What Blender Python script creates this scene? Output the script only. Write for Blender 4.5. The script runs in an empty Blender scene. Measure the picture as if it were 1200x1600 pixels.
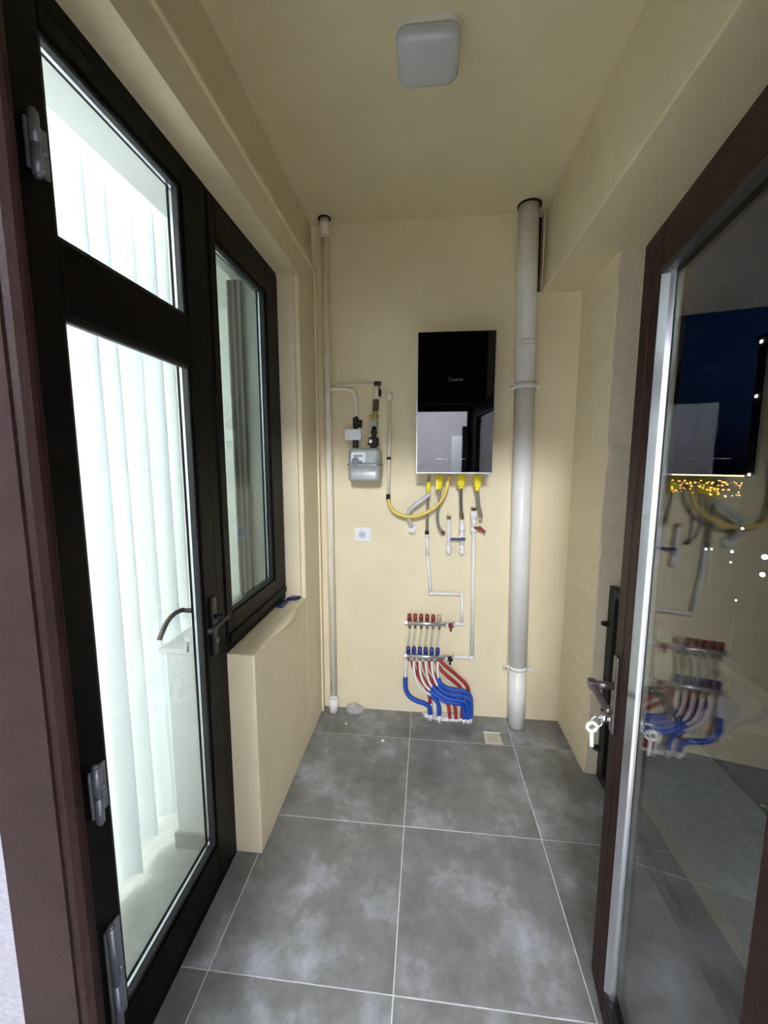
import bpy, bmesh, math, random
from mathutils import Vector, Matrix, noise
random.seed(7)
SC = bpy.context.scene
COL = SC.collection

# ------------------------------------------------------------------ camera
cam_d = bpy.data.cameras.new('camera'); cam = bpy.data.objects.new('camera', cam_d); COL.objects.link(cam)
cam_d.sensor_fit = 'VERTICAL'; cam_d.sensor_height = 24.0; cam_d.lens = 24.0 * 632.23 / 1600.0
cam_d.clip_start = 0.01; cam_d.clip_end = 8000
cr = Vector((0.994425747, 0.105436792, 0.000718222)); cu = Vector((-0.01384047, 0.12377734, 0.99221349)); cf = Vector((-0.10452691, 0.98669258, -0.12454667))
m = Matrix((cr, cu, -cf)).transposed().to_4x4(); m.translation = Vector((0, 0, 1.639)); cam.matrix_world = m
SC.camera = cam

# ------------------------------------------------------------------ world: night sky with a last trace of dusk
w = bpy.data.worlds.new('night_sky'); SC.world = w; w.use_nodes = True
nt = w.node_tree; nt.nodes.clear()
tc = nt.nodes.new('ShaderNodeTexCoord'); sep = nt.nodes.new('ShaderNodeSeparateXYZ'); ramp = nt.nodes.new('ShaderNodeValToRGB')
nz = nt.nodes.new('ShaderNodeTexNoise'); mp = nt.nodes.new('ShaderNodeMapping'); mixc = nt.nodes.new('ShaderNodeMixRGB')
bg = nt.nodes.new('ShaderNodeBackground'); wo = nt.nodes.new('ShaderNodeOutputWorld')
mp.inputs['Scale'].default_value = (1.2, 1.2, 7); nz.inputs['Scale'].default_value = 1.6; nz.inputs['Detail'].default_value = 4
nt.links.new(tc.outputs['Generated'], sep.inputs[0]); nt.links.new(sep.outputs['Z'], ramp.inputs[0])
e = ramp.color_ramp.elements
e[0].position = 0.0; e[0].color = (0.0015, 0.002, 0.006, 1); e[1].position = 0.5; e[1].color = (0.002, 0.007, 0.024, 1)
x = ramp.color_ramp.elements.new(0.06); x.color = (0.003, 0.006, 0.018, 1); x = ramp.color_ramp.elements.new(0.16); x.color = (0.004, 0.012, 0.038, 1)
nt.links.new(tc.outputs['Generated'], mp.inputs[0]); nt.links.new(mp.outputs[0], nz.inputs['Vector'])
mixc.blend_type = 'MULTIPLY'; mixc.inputs[0].default_value = 0.6
nt.links.new(ramp.outputs[0], mixc.inputs[1]); nt.links.new(nz.outputs[0], mixc.inputs[2]); nt.links.new(mixc.outputs[0], bg.inputs[0])
bg.inputs[1].default_value = 0.9; nt.links.new(bg.outputs[0], wo.inputs[0])

# ------------------------------------------------------------------ lights and exposure
def area(name, loc, size, power, color, rot=(0, 0, 0), sy=None):
    d = bpy.data.lights.new(name, 'AREA'); d.energy = power; d.color = color; d.size = size
    if sy: d.shape = 'RECTANGLE'; d.size_y = sy
    o = bpy.data.objects.new(name, d); o.location = loc; o.rotation_euler = rot; COL.objects.link(o); return o
def point(name, loc, r, power, color):
    d = bpy.data.lights.new(name, 'POINT'); d.energy = power; d.color = color; d.shadow_soft_size = r
    o = bpy.data.objects.new(name, d); o.location = loc; COL.objects.link(o); return o
point('entry_lamp_light', (0.02, -1.75, 2.66), 0.16, 470, (0.91, 0.95, 1.0))        # ceiling lamp of the room the photographer stands in
point('bedroom_lamp_light', (-1.95, 0.35, 2.30), 0.12, 200, (0.86, 0.93, 1.0))         # lamp of the curtained room
SC.view_settings.view_transform = 'Standard'; SC.view_settings.look = 'None'; SC.view_settings.gamma = 1.0
SC.view_settings.use_curve_mapping = False; SC.view_settings.exposure = 0.0
SC.cycles.max_bounces = 14; SC.cycles.diffuse_bounces = 8; SC.cycles.transparent_max_bounces = 24; SC.cycles.glossy_bounces = 6
SC.cycles.sample_clamp_indirect = 8.0; SC.cycles.use_denoising = True

# ------------------------------------------------------------------ materials
def srgb(r, g, b):
    f = lambda c: (c / 255 / 12.92) if c / 255 <= 0.04045 else ((c / 255 + 0.055) / 1.055) ** 2.4
    return (f(r), f(g), f(b), 1)
def mat(name, col, rough=0.5, metal=0.0, var=0.0, vscale=8.0, bump=0.0, bscale=60.0, ior=1.5, emit=None, estr=0.0, trans=0.0, coat=0.0, col2=None):
    M = bpy.data.materials.new(name); M.use_nodes = True; n = M.node_tree; b = n.nodes['Principled BSDF']
    b.inputs['Base Color'].default_value = col; b.inputs['Roughness'].default_value = rough; b.inputs['Metallic'].default_value = metal
    b.inputs['IOR'].default_value = ior; b.inputs['Coat Weight'].default_value = coat; b.inputs['Transmission Weight'].default_value = trans
    t = n.nodes.new('ShaderNodeTexCoord')
    if var > 0 or col2:
        z = n.nodes.new('ShaderNodeTexNoise'); z.inputs['Scale'].default_value = vscale; z.inputs['Detail'].default_value = 6; z.inputs['Roughness'].default_value = 0.6
        n.links.new(t.outputs['Object'], z.inputs['Vector'])
        r = n.nodes.new('ShaderNodeValToRGB'); n.links.new(z.outputs[0], r.inputs[0])
        c2 = col2 if col2 else tuple(min(1, c * (1 + var)) for c in col[:3]) + (1,)
        c1 = col if col2 else tuple(c * (1 - var) for c in col[:3]) + (1,)
        r.color_ramp.elements[0].position = 0.36; r.color_ramp.elements[1].position = 0.64
        r.color_ramp.elements[0].color = c1; r.color_ramp.elements[1].color = c2
        n.links.new(r.outputs[0], b.inputs['Base Color'])
    if bump > 0:
        z = n.nodes.new('ShaderNodeTexNoise'); z.inputs['Scale'].default_value = bscale; z.inputs['Detail'].default_value = 4
        n.links.new(t.outputs['Object'], z.inputs['Vector'])
        bp = n.nodes.new('ShaderNodeBump'); bp.inputs['Strength'].default_value = bump; bp.inputs['Distance'].default_value = 0.004
        n.links.new(z.outputs[0], bp.inputs['Height']); n.links.new(bp.outputs[0], b.inputs['Normal'])
    if emit: b.inputs['Emission Color'].default_value = emit; b.inputs['Emission Strength'].default_value = estr
    return M
def glass(name, tint, ior=1.5, boost=1.0, rough=0.0):
    M = bpy.data.materials.new(name); M.use_nodes = True; n = M.node_tree; n.nodes.clear()
    o = n.nodes.new('ShaderNodeOutputMaterial'); mx = n.nodes.new('ShaderNodeMixShader'); tr = n.nodes.new('ShaderNodeBsdfTransparent'); g = n.nodes.new('ShaderNodeBsdfGlossy'); fr = n.nodes.new('ShaderNodeFresnel')
    geo = n.nodes.new('ShaderNodeNewGeometry'); 
    tr.inputs[0].default_value = tint; g.inputs['Roughness'].default_value = rough; fr.inputs['IOR'].default_value = ior
    mu = n.nodes.new('ShaderNodeMath'); mu.operation = 'MULTIPLY'; mu.inputs[1].default_value = boost; mu.use_clamp = True
    # the same reflectance on both faces of the thin pane
    vm = n.nodes.new('ShaderNodeVectorMath'); vm.operation = 'DOT_PRODUCT'; n.links.new(geo.outputs['Normal'], vm.inputs[0]); n.links.new(geo.outputs['Incoming'], vm.inputs[1])
    ab = n.nodes.new('ShaderNodeMath'); ab.operation = 'ABSOLUTE'; n.links.new(vm.outputs['Value'], ab.inputs[0])
    om = n.nodes.new('ShaderNodeMath'); om.operation = 'SUBTRACT'; om.inputs[0].default_value = 1.0; n.links.new(ab.outputs[0], om.inputs[1])
    pw = n.nodes.new('ShaderNodeMath'); pw.operation = 'POWER'; pw.inputs[1].default_value = 5.0; n.links.new(om.outputs[0], pw.inputs[0])
    f0 = ((ior - 1) / (ior + 1)) ** 2
    ma = n.nodes.new('ShaderNodeMath'); ma.operation = 'MULTIPLY_ADD'; ma.inputs[1].default_value = 1 - f0; ma.inputs[2].default_value = f0; n.links.new(pw.outputs[0], ma.inputs[0])
    n.links.new(ma.outputs[0], mu.inputs[0]); n.links.new(mu.outputs[0], mx.inputs[0])
    n.links.new(tr.outputs[0], mx.inputs[1]); n.links.new(g.outputs[0], mx.inputs[2]); n.links.new(mx.outputs[0], o.inputs[0])
    n.nodes.remove(fr)
    return M
def tile_mat(name, dark, mid, light, rough):
    M = bpy.data.materials.new(name); M.use_nodes = True; n = M.node_tree; b = n.nodes['Principled BSDF']
    t = n.nodes.new('ShaderNodeTexCoord'); oi = n.nodes.new('ShaderNodeObjectInfo'); ad = n.nodes.new('ShaderNodeVectorMath'); ad.operation = 'ADD'
    sc = n.nodes.new('ShaderNodeVectorMath'); sc.operation = 'SCALE'; cb = n.nodes.new('ShaderNodeCombineXYZ')
    n.links.new(oi.outputs['Random'], cb.inputs[0]); n.links.new(oi.outputs['Random'], cb.inputs[1]); n.links.new(cb.outputs[0], sc.inputs[0]); sc.inputs['Scale'].default_value = 31.0
    n.links.new(t.outputs['Object'], ad.inputs[0]); n.links.new(sc.outputs[0], ad.inputs[1])
    z1 = n.nodes.new('ShaderNodeTexNoise'); z1.inputs['Scale'].default_value = 3.2; z1.inputs['Detail'].default_value = 8; z1.inputs['Roughness'].default_value = 0.62
    z2 = n.nodes.new('ShaderNodeTexNoise'); z2.inputs['Scale'].default_value = 11; z2.inputs['Detail'].default_value = 8; z2.inputs['Roughness'].default_value = 0.7
    n.links.new(ad.outputs[0], z1.inputs['Vector']); n.links.new(ad.outputs[0], z2.inputs['Vector'])
    mx = n.nodes.new('ShaderNodeMath'); mx.operation = 'MULTIPLY_ADD'; mx.inputs[1].default_value = 0.35; n.links.new(z2.outputs[0], mx.inputs[0])
    m2 = n.nodes.new('ShaderNodeMath'); m2.operation = 'MULTIPLY'; m2.inputs[1].default_value = 0.65; n.links.new(z1.outputs[0], m2.inputs[0]); n.links.new(m2.outputs[0], mx.inputs[2])
    r = n.nodes.new('ShaderNodeValToRGB'); n.links.new(mx.outputs[0], r.inputs[0]); el = r.color_ramp.elements
    el[0].position = 0.38; el[0].color = dark; el[1].position = 0.66; el[1].color = light; k = el.new(0.52); k.color = mid
    n.links.new(r.outputs[0], b.inputs['Base Color'])
    rr = n.nodes.new('ShaderNodeMapRange'); rr.inputs['To Min'].default_value = rough - 0.06; rr.inputs['To Max'].default_value = rough + 0.12; n.links.new(z2.outputs[0], rr.inputs[0]); n.links.new(rr.outputs[0], b.inputs['Roughness'])
    return M

PAINT = mat('cream_wall_paint', (0.745, 0.66, 0.455, 1), 0.6, var=0.035, vscale=3, bump=0.25, bscale=35)
PLASTER = mat('bare_grey_plaster', (0.68, 0.60, 0.44, 1), 0.75, var=0.06, vscale=9, bump=0.8, bscale=55)
CEIL = mat('ceiling_paint', (0.71, 0.64, 0.44, 1), 0.6, var=0.04, vscale=2.5, bump=0.15, bscale=20)
WHITE = mat('white_room_paint', (0.78, 0.77, 0.80, 1), 0.7, var=0.02, vscale=4, bump=0.3, bscale=90)
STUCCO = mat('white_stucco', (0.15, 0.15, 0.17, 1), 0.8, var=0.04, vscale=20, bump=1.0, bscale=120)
ROOMW = mat('bright_interior_paint', (0.80, 0.80, 0.76, 1), 0.6, var=0.02, vscale=4)
FRAME = mat('dark_brown_pvc', (0.0022, 0.0014, 0.0013, 1), 0.42, var=0.15, vscale=30, ior=1.2)
BROWN = mat('brown_wood_foil', (0.020, 0.0085, 0.007, 1), 0.48, ior=1.22, var=0.18, vscale=14, bump=0.15, bscale=180)
JAMB = mat('dark_reddish_foil', (0.0095, 0.0036, 0.0030, 1), 0.5, ior=1.2, var=0.2, vscale=14, bump=0.15, bscale=180)
BROWN_EDGE = mat('brown_foil_chipped', (0.10, 0.07, 0.06, 1), 0.4, var=0.2, vscale=30)
SEAL = mat('black_rubber_seal', (0.008, 0.008, 0.009, 1), 0.5)
ALU = mat('aluminium_spacer', (0.72, 0.73, 0.76, 1), 0.22, metal=0.9)
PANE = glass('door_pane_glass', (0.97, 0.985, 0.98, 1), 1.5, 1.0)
PANE_DIM = glass('dimmed_window_pane_glass', (0.56, 0.60, 0.58, 1), 1.5, 1.0)  # same glass tinted darker so the view behind the window dims
LEAFG = glass('balcony_leaf_glass', (0.90, 0.93, 0.94, 1), 1.55, 1.35)
TILE = tile_mat('grey_porcelain_tile', (0.108, 0.110, 0.104, 1), (0.185, 0.187, 0.183, 1), (0.350, 0.365, 0.410, 1), 0.30)  # mottle contrast also stands in for light and shadow bands on the floor
INTILE = tile_mat('pale_interior_tile', (0.36, 0.36, 0.33, 1), (0.47, 0.47, 0.43, 1), (0.62, 0.62, 0.57, 1), 0.3)
PALEF = tile_mat('pale_entry_floor', (0.58, 0.54, 0.46, 1), (0.66, 0.62, 0.54, 1), (0.74, 0.70, 0.62, 1), 0.35)  # unseen entry floor kept pale to bounce lamp light into the balcony
GROUT = mat('pale_grout', (0.62, 0.62, 0.63, 1), 0.85, var=0.1, vscale=30)
PIPEW = mat('white_plastic_pipe', (0.80, 0.79, 0.76, 1), 0.38, var=0.03, vscale=12)
PIPEC = mat('cream_painted_gas_pipe', (0.80, 0.75, 0.61, 1), 0.4, var=0.06, vscale=16)
PPR = mat('white_plumbing_plastic', (0.82, 0.81, 0.80, 1), 0.32)
BLACKG = mat('black_boiler_glass', (0.0015, 0.0015, 0.002, 1), 0.015, ior=1.62)
SILVER = mat('silver_trim', (0.66, 0.66, 0.67, 1), 0.3, metal=0.6)
GREYM = mat('meter_grey_paint', (0.42, 0.45, 0.44, 1), 0.4, metal=0.25, var=0.05, vscale=20)
LABEL = mat('white_print_label', (0.80, 0.81, 0.86, 1), 0.5)
DARKM = mat('blackened_fitting', (0.05, 0.045, 0.04, 1), 0.4, metal=0.6, var=0.3, vscale=90)
BRONZE = mat('bronze_fitting', (0.20, 0.14, 0.10, 1), 0.38, metal=0.8, var=0.3, vscale=80)
BRASS = mat('brass', (0.60, 0.50, 0.30, 1), 0.3, metal=0.9)
STEEL = mat('braided_steel_hose', (0.42, 0.40, 0.38, 1), 0.35, metal=0.85, bump=1.0, bscale=700)
CHROME = mat('chrome', (0.80, 0.80, 0.82, 1), 0.16, metal=1.0)
YEL = mat('yellow_plastic', (0.78, 0.66, 0.03, 1), 0.38)
YELH = mat('yellow_hose', (0.76, 0.56, 0.13, 1), 0.4, bump=0.6, bscale=300)
CLEAR = mat('cloudy_hose', (0.66, 0.67, 0.70, 1), 0.3, trans=0.25)
RED = mat('red_plastic', (0.20, 0.022, 0.022, 1), 0.4)
REDS = mat('red_corrugated_sleeve', (0.30, 0.028, 0.032, 1), 0.5)
BLUE = mat('blue_plastic', (0.015, 0.03, 0.19, 1), 0.38)
BLUES = mat('blue_corrugated_sleeve', (0.015, 0.07, 0.38, 1), 0.45)
BEIGEP = mat('beige_knob_plastic', (0.52, 0.42, 0.32, 1), 0.5)
TUBEW = mat('white_heating_tube', (0.80, 0.76, 0.75, 1), 0.35)
TUBEY = mat('translucent_flow_tube', (0.74, 0.72, 0.58, 1), 0.3, trans=0.2)
DRAIN = mat('beige_drain_cover', (0.50, 0.48, 0.38, 1), 0.45, var=0.08, vscale=60)
DIFF = mat('opal_lamp_diffuser', (0.55, 0.58, 0.62, 1), 0.22)
LUMP = mat('dry_mortar', (0.40, 0.39, 0.37, 1), 0.9, var=0.2, vscale=40, bump=1, bscale=90)
HANDLE = mat('dark_bronze_handle', (0.10, 0.085, 0.085, 1), 0.28, metal=0.7)
BLKH = mat('black_handle_enamel', (0.012, 0.010, 0.010, 1), 0.4)
HINGE = mat('grey_steel_hinge', (0.22, 0.24, 0.28, 1), 0.4, metal=0.6)
VOID = mat('dark_cavity', (0.018, 0.013, 0.009, 1), 0.9)
def curtain_mat():
    M = bpy.data.materials.new('sheer_white_fabric'); M.use_nodes = True; n = M.node_tree; n.nodes.clear()
    o = n.nodes.new('ShaderNodeOutputMaterial'); d = n.nodes.new('ShaderNodeBsdfDiffuse'); t = n.nodes.new('ShaderNodeBsdfTranslucent'); tr = n.nodes.new('ShaderNodeBsdfTransparent')
    a = n.nodes.new('ShaderNodeMixShader'); b = n.nodes.new('ShaderNodeMixShader'); tc = n.nodes.new('ShaderNodeTexCoord'); wv = n.nodes.new('ShaderNodeTexWave')
    d.inputs[0].default_value = (0.88, 0.90, 0.92, 1); t.inputs[0].default_value = (0.90, 0.93, 0.95, 1); a.inputs[0].default_value = 0.62
    wv.inputs['Scale'].default_value = 60; wv.bands_direction = 'Z'; wv.inputs['Distortion'].default_value = 6; wv.inputs['Detail'].default_value = 2
    mr = n.nodes.new('ShaderNodeMapRange'); mr.inputs['To Min'].default_value = 0.03; mr.inputs['To Max'].default_value = 0.10
    n.links.new(tc.outputs['Object'], wv.inputs['Vector']); n.links.new(wv.outputs['Fac'], mr.inputs[0]); n.links.new(mr.outputs[0], b.inputs[0])
    n.links.new(d.outputs[0], a.inputs[1]); n.links.new(t.outputs[0], a.inputs[2]); n.links.new(a.outputs[0], b.inputs[1]); n.links.new(tr.outputs[0], b.inputs[2]); n.links.new(b.outputs[0], o.inputs[0])
    return M
CURT = curtain_mat()

# ------------------------------------------------------------------ helpers
def tag(o, label=None, cat=None, group=None, kind=None):
    if label: o['label'] = label
    if cat: o['category'] = cat
    if group: o['group'] = group
    if kind: o['kind'] = kind
    return o
def thing(name, label, cat, loc=(0, 0, 0), group=None, kind=None):
    o = bpy.data.objects.new(name, None); o.empty_display_size = 0.05; o.location = loc; COL.objects.link(o)
    return tag(o, label, cat, group, kind)
def copy_tree(o, parent=None):
    c = o.copy(); COL.objects.link(c)
    if parent: c.parent = parent
    for ch in list(o.children): copy_tree(ch, c)
    return c
class MB:
    def __init__(s): s.bm = bmesh.new()
    def box(s, x0, x1, y0, y1, z0, z1, bev=0.0, seg=2):
        b = bmesh.new(); r = bmesh.ops.create_cube(b, size=1.0)
        for v in b.verts: v.co = Vector(((x0 + x1) / 2 + v.co.x * (x1 - x0), (y0 + y1) / 2 + v.co.y * (y1 - y0), (z0 + z1) / 2 + v.co.z * (z1 - z0)))
        if bev > 0: bmesh.ops.bevel(b, geom=b.edges[:], offset=bev, segments=seg, affect='EDGES', profile=0.5)
        s._add(b); return s
    def _add(s, b, M=None, smooth=False):
        if M: bmesh.ops.transform(b, matrix=M, verts=b.verts)
        for f in b.faces: f.smooth = smooth
        me = bpy.data.meshes.new('t'); b.to_mesh(me); b.free(); s.bm.from_mesh(me); bpy.data.meshes.remove(me)
    def cyl(s, p0, p1, r0, r1=None, seg=20, smooth=True):
        p0 = Vector(p0); p1 = Vector(p1); r1 = r0 if r1 is None else r1; d = p1 - p0
        b = bmesh.new(); bmesh.ops.create_cone(b, cap_ends=True, segments=seg, radius1=r0, radius2=r1, depth=d.length)
        for f in b.faces: f.smooth = smooth and len(f.verts) == 4
        M = Matrix.Translation((p0 + p1) / 2) @ d.to_track_quat('Z', 'Y').to_matrix().to_4x4(); bmesh.ops.transform(b, matrix=M, verts=b.verts)
        me = bpy.data.meshes.new('t'); b.to_mesh(me); b.free(); s.bm.from_mesh(me); bpy.data.meshes.remove(me); return s
    def ball(s, c, r, sx=1, sy=1, sz=1):
        b = bmesh.new(); bmesh.ops.create_uvsphere(b, u_segments=16, v_segments=10, radius=r)
        s._add(b, Matrix.Translation(c) @ Matrix.Diagonal((sx, sy, sz, 1)), True); return s
    def torus(s, c, R, r, axis='Z', n=28, k=10):
        ring = [Vector((R * math.cos(2 * math.pi * i / n), R * math.sin(2 * math.pi * i / n), 0)) for i in range(n)]
        b = bmesh.new(); vs = []
        for i, p in enumerate(ring):
            a = 2 * math.pi * i / n; rad = Vector((math.cos(a), math.sin(a), 0))
            vs.append([b.verts.new(p + rad * r * math.cos(2 * math.pi * j / k) + Vector((0, 0, r * math.sin(2 * math.pi * j / k)))) for j in range(k)])
        for i in range(n):
            for j in range(k): b.faces.new((vs[i][j], vs[(i + 1) % n][j], vs[(i + 1) % n][(j + 1) % k], vs[i][(j + 1) % k]))
        R_ = Matrix.Identity(4)
        if axis == 'Y': R_ = Matrix.Rotation(math.pi / 2, 4, 'X')
        if axis == 'X': R_ = Matrix.Rotation(math.pi / 2, 4, 'Y')
        s._add(b, Matrix.Translation(c) @ R_, True); return s
    def tube(s, pts, r, seg=12, sub=6, smooth=True, ribs=0.0, pitch=0.006):
        P = [Vector(p) for p in pts]
        if sub > 1 and len(P) > 2:
            Q = []
            for i in range(len(P) - 1):
                a = P[max(i - 1, 0)]; b0 = P[i]; c = P[i + 1]; d = P[min(i + 2, len(P) - 1)]
                for k in range(sub):
                    t = k / sub
                    Q.append(0.5 * ((2 * b0) + (-a + c) * t + (2 * a - 5 * b0 + 4 * c - d) * t * t + (-a + 3 * b0 - 3 * c + d) * t ** 3))
            Q.append(P[-1]); P = Q
        if ribs > 0:                                   # corrugated sleeve: resample and vary the radius
            L = sum((P[i + 1] - P[i]).length for i in range(len(P) - 1)); n = max(4, int(L / (pitch / 2))); Q = []; acc = [0]
            for i in range(len(P) - 1): acc.append(acc[-1] + (P[i + 1] - P[i]).length)
            j = 0
            for q in range(n + 1):
                t = L * q / n
                while j < len(P) - 2 and acc[j + 1] < t: j += 1
                u = (t - acc[j]) / max(1e-9, acc[j + 1] - acc[j]); Q.append(P[j].lerp(P[j + 1], min(1, u)))
            P = Q
        b = bmesh.new(); rings = []; up = None
        for i, p in enumerate(P):
            t = (P[min(i + 1, len(P) - 1)] - P[max(i - 1, 0)]).normalized()
            if up is None:
                up = t.orthogonal().normalized()
            up = (up - t * up.dot(t)).normalized(); sd = t.cross(up)
            rr = r * (1 + (ribs if i % 2 else 0))
            rings.append([b.verts.new(p + (up * math.cos(2 * math.pi * j / seg) + sd * math.sin(2 * math.pi * j / seg)) * rr) for j in range(seg)])
        for i in range(len(rings) - 1):
            for j in range(seg): b.faces.new((rings[i][j], rings[i][(j + 1) % seg], rings[i + 1][(j + 1) % seg], rings[i + 1][j]))
        b.faces.new(list(reversed(rings[0]))); b.faces.new(rings[-1])
        s._add(b, None, smooth); return s
    def prism(s, poly, ax, a0, a1, bev=0.0):
        # poly: 2D outline; ax: extrusion axis ('X': poly=(y,z); 'Y': (x,z); 'Z': (x,y))
        b = bmesh.new()
        def mk(u, v, t): return (t, u, v) if ax == 'X' else ((u, t, v) if ax == 'Y' else (u, v, t))
        A = [b.verts.new(mk(u, v, a0)) for u, v in poly]; B = [b.verts.new(mk(u, v, a1)) for u, v in poly]; n = len(poly)
        b.faces.new(A); b.faces.new(list(reversed(B)))
        for i in range(n): b.faces.new((A[i], B[i], B[(i + 1) % n], A[(i + 1) % n]))
        bmesh.ops.recalc_face_normals(b, faces=b.faces)
        if bev > 0: bmesh.ops.bevel(b, geom=b.edges[:], offset=bev, segments=2, affect='EDGES')
        s._add(b); return s
    def obj(s, name, material, parent=None, loc=None):
        me = bpy.data.meshes.new(name); bmesh.ops.recalc_face_normals(s.bm, faces=s.bm.faces)
        if parent is not None:
            o0 = parent.location
            r = Vector((0, 0, 0)); q = parent
            while q: r += q.location; q = q.parent
            bmesh.ops.translate(s.bm, vec=-r, verts=s.bm.verts)
        elif loc is not None: bmesh.ops.translate(s.bm, vec=-Vector(loc), verts=s.bm.verts)
        s.bm.to_mesh(me); s.bm.free(); o = bpy.data.objects.new(name, me); me.materials.append(material); COL.objects.link(o)
        if parent is not None: o.parent = parent
        elif loc is not None: o.location = loc
        return o
def structure(name, mb, m_, label=None, parent=None):
    o = mb.obj(name, m_, parent)
    if parent is None: o['kind'] = 'structure'
    if label: o['label'] = label
    return o
def rough_edges(o, amp, scale, test):
    me = o.data; bm = bmesh.new(); bm.from_mesh(me)
    for v in bm.verts:
        if test(v.co):
            n = noise.noise_vector(v.co * scale); v.co += n * amp
    bm.to_mesh(me); bm.free()

H = 3.0; YB = 2.491; XL = -0.667; XR = 0.847; XW = -0.773

# ================================================================== SETTING
# back wall, with the narrow unplastered slot beside the drain pipe near the ceiling
b = MB().box(-0.80, 0.590, YB, YB + 0.12, 0, H).box(0.622, 1.05, YB, YB + 0.12, 0, H).box(0.590, 0.622, YB, YB + 0.12, 0, 2.585)
structure('wall_back', b, PAINT, 'cream painted back wall carrying the black boiler and the heating manifold')
structure('trim_1', MB().box(0.588, 0.624, YB + 0.05, YB + 0.118, 2.57, 2.999), VOID, 'dark unplastered slot beside the top of the thick white drain pipe')
# right wall stub (far end), its rough near edge, beam and soffit above the opening
def gridbox(x0, x1, y0, y1, z0, z1, n):
    mb = MB(); h = (z1 - z0) / n; b = bmesh.new(); L = []
    for i in range(n + 1):
        z = z0 + h * i; L.append([b.verts.new(c) for c in ((x0, y0, z), (x1, y0, z), (x1, y1, z), (x0, y1, z))])
    for i in range(n):
        for j in range(4): b.faces.new((L[i][j], L[i][(j + 1) % 4], L[i + 1][(j + 1) % 4], L[i + 1][j]))
    b.faces.new(list(reversed(L[0]))); b.faces.new(L[-1]); mb._add(b); return mb
rw = structure('wall_right', gridbox(XR, 1.05, 2.062, YB + 0.02, 0, 2.59, 90), PAINT, 'cream right wall between the back corner and the opening with the black railing')
rough_edges(rw, 0.010, 14, lambda c: c.x < 0.9 and c.y < 2.2 and c.z > 0.02)
rp = structure('trim_2', gridbox(XR + 0.006, 1.045, 2.050, 2.066, 0.004, 2.578, 60), PLASTER, 'rough grey plaster reveal at the near end of the right wall')
rough_edges(rp, 0.007, 20, lambda c: c.x < 0.9)
structure('wall_beam', MB().box(0.630, 1.10, 0.46, YB + 0.02, 2.580, H, 0.006), PAINT, 'cream beam boxed under the ceiling along the right side')
structure('wall_right', MB().box(0.847, 1.05, 0.46, 0.60, 0, 2.59), PAINT, 'short piece of right wall beside the near doorway')
# left wall: recessed upper band, proud plaster layer with a step, reveals
b = MB().box(-0.80, -0.693, 0.46, YB + 0.02, 2.586, H)
b.box(-0.80, -0.693, 2.139, YB + 0.02, 0, 2.60)
structure('wall_left', b, PAINT, 'cream left wall behind the proud plaster layer, up to the ceiling')
b = MB().box(-0.70, XL, 0.46, 2.139, 2.586, 2.735, 0.004).box(-0.70, XL, 2.139, 2.446, 0.0, 2.735, 0.004)
structure('wall_left', b, PAINT, 'proud plaster layer of the left wall around and above the window')
structure('wall_left', MB().box(-0.83, -0.69, 2.118, 2.16, 0.86, 2.60), PAINT, 'cream far reveal of the left window')
b = MB().box(-0.83, XL + 0.001, 0.46, 2.139, 2.583, 2.62)
structure('wall_left', b, PAINT, 'cream soffit above the glazed door and window')
b = MB().box(-0.83, XL, 1.446, 2.139, 0, 0.880, 0.006).ball((-0.68, 1.80, 0.872), 0.075, 0.5, 2.2, 0.14)
structure('wall_parapet', b, PAINT, 'low cream wall under the left window with a plastered sill')
structure('wall_left', MB().box(-0.83, XL, 0.46, 0.60, 0, 2.60), PAINT, 'short piece of left wall between the doorway and the glazed door')
structure('trim_8', MB().box(XL - 0.004, XL + 0.013, 0.47, 2.446, 2.716, 2.736, 0.003).box(XL - 0.004, XL + 0.011, 2.430, 2.446, 0.0, 2.716, 0.003), PAINT, 'thin cream cable trunking running along the left wall and down its far end')
# ceiling with dark holes round the two risers
structure('ceiling', MB().box(-0.80, 1.10, 0.38, YB + 0.12, H, H + 0.10), CEIL, 'olive cream balcony ceiling')
structure('trim_3', MB().cyl((-0.597, 2.425, H - 0.004), (-0.597, 2.425, H + 0.004), 0.036, seg=28), VOID, 'dark gap in the ceiling around the thin gas riser')
structure('trim_4', MB().cyl((0.527, 2.425, H - 0.004), (0.527, 2.425, H + 0.004), 0.064, seg=36), VOID, 'dark gap in the ceiling around the thick drain pipe')

# floor: screed slab and the porcelain tiles, each its own
fl = structure('floor', MB().box(-1.25, 1.60, -3.40, YB + 0.1, -0.12, -0.0018), GROUT, 'floor of large grey porcelain tiles with pale joints')
xs = [-1.888, -1.286, -0.684, -0.082, 0.520, 1.122, 1.724]; ys = [-3.652, -3.064, -2.476, -1.888, -1.300, -0.712, -0.124, 0.464, 1.052, 1.640, 2.228, 2.816]
zones = [(-0.83, 1.05, 0.375, YB), (-1.25, 1.60, -3.40, 0.375)]
for i in range(len(xs) - 1):
    for j in range(len(ys) - 1):
        for (a0, a1, b0, b1) in zones:
            x0 = max(xs[i], a0); x1 = min(xs[i + 1], a1); y0 = max(ys[j], b0); y1 = min(ys[j + 1], b1)
            if x1 - x0 < 0.01 or y1 - y0 < 0.01: continue
            g = 0.0019
            gx0 = g if x0 == xs[i] else 0; gx1 = g if x1 == xs[i + 1] else 0; gy0 = g if y0 == ys[j] else 0; gy1 = g if y1 == ys[j + 1] else 0
            MB().box(x0 + gx0, x1 - gx1, y0 + gy0, y1 - gy1, -0.010, random.uniform(-0.0003, 0.0002), 0.0007, 1).obj('tile', TILE if b0 > 0 else PALEF, fl)

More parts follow.
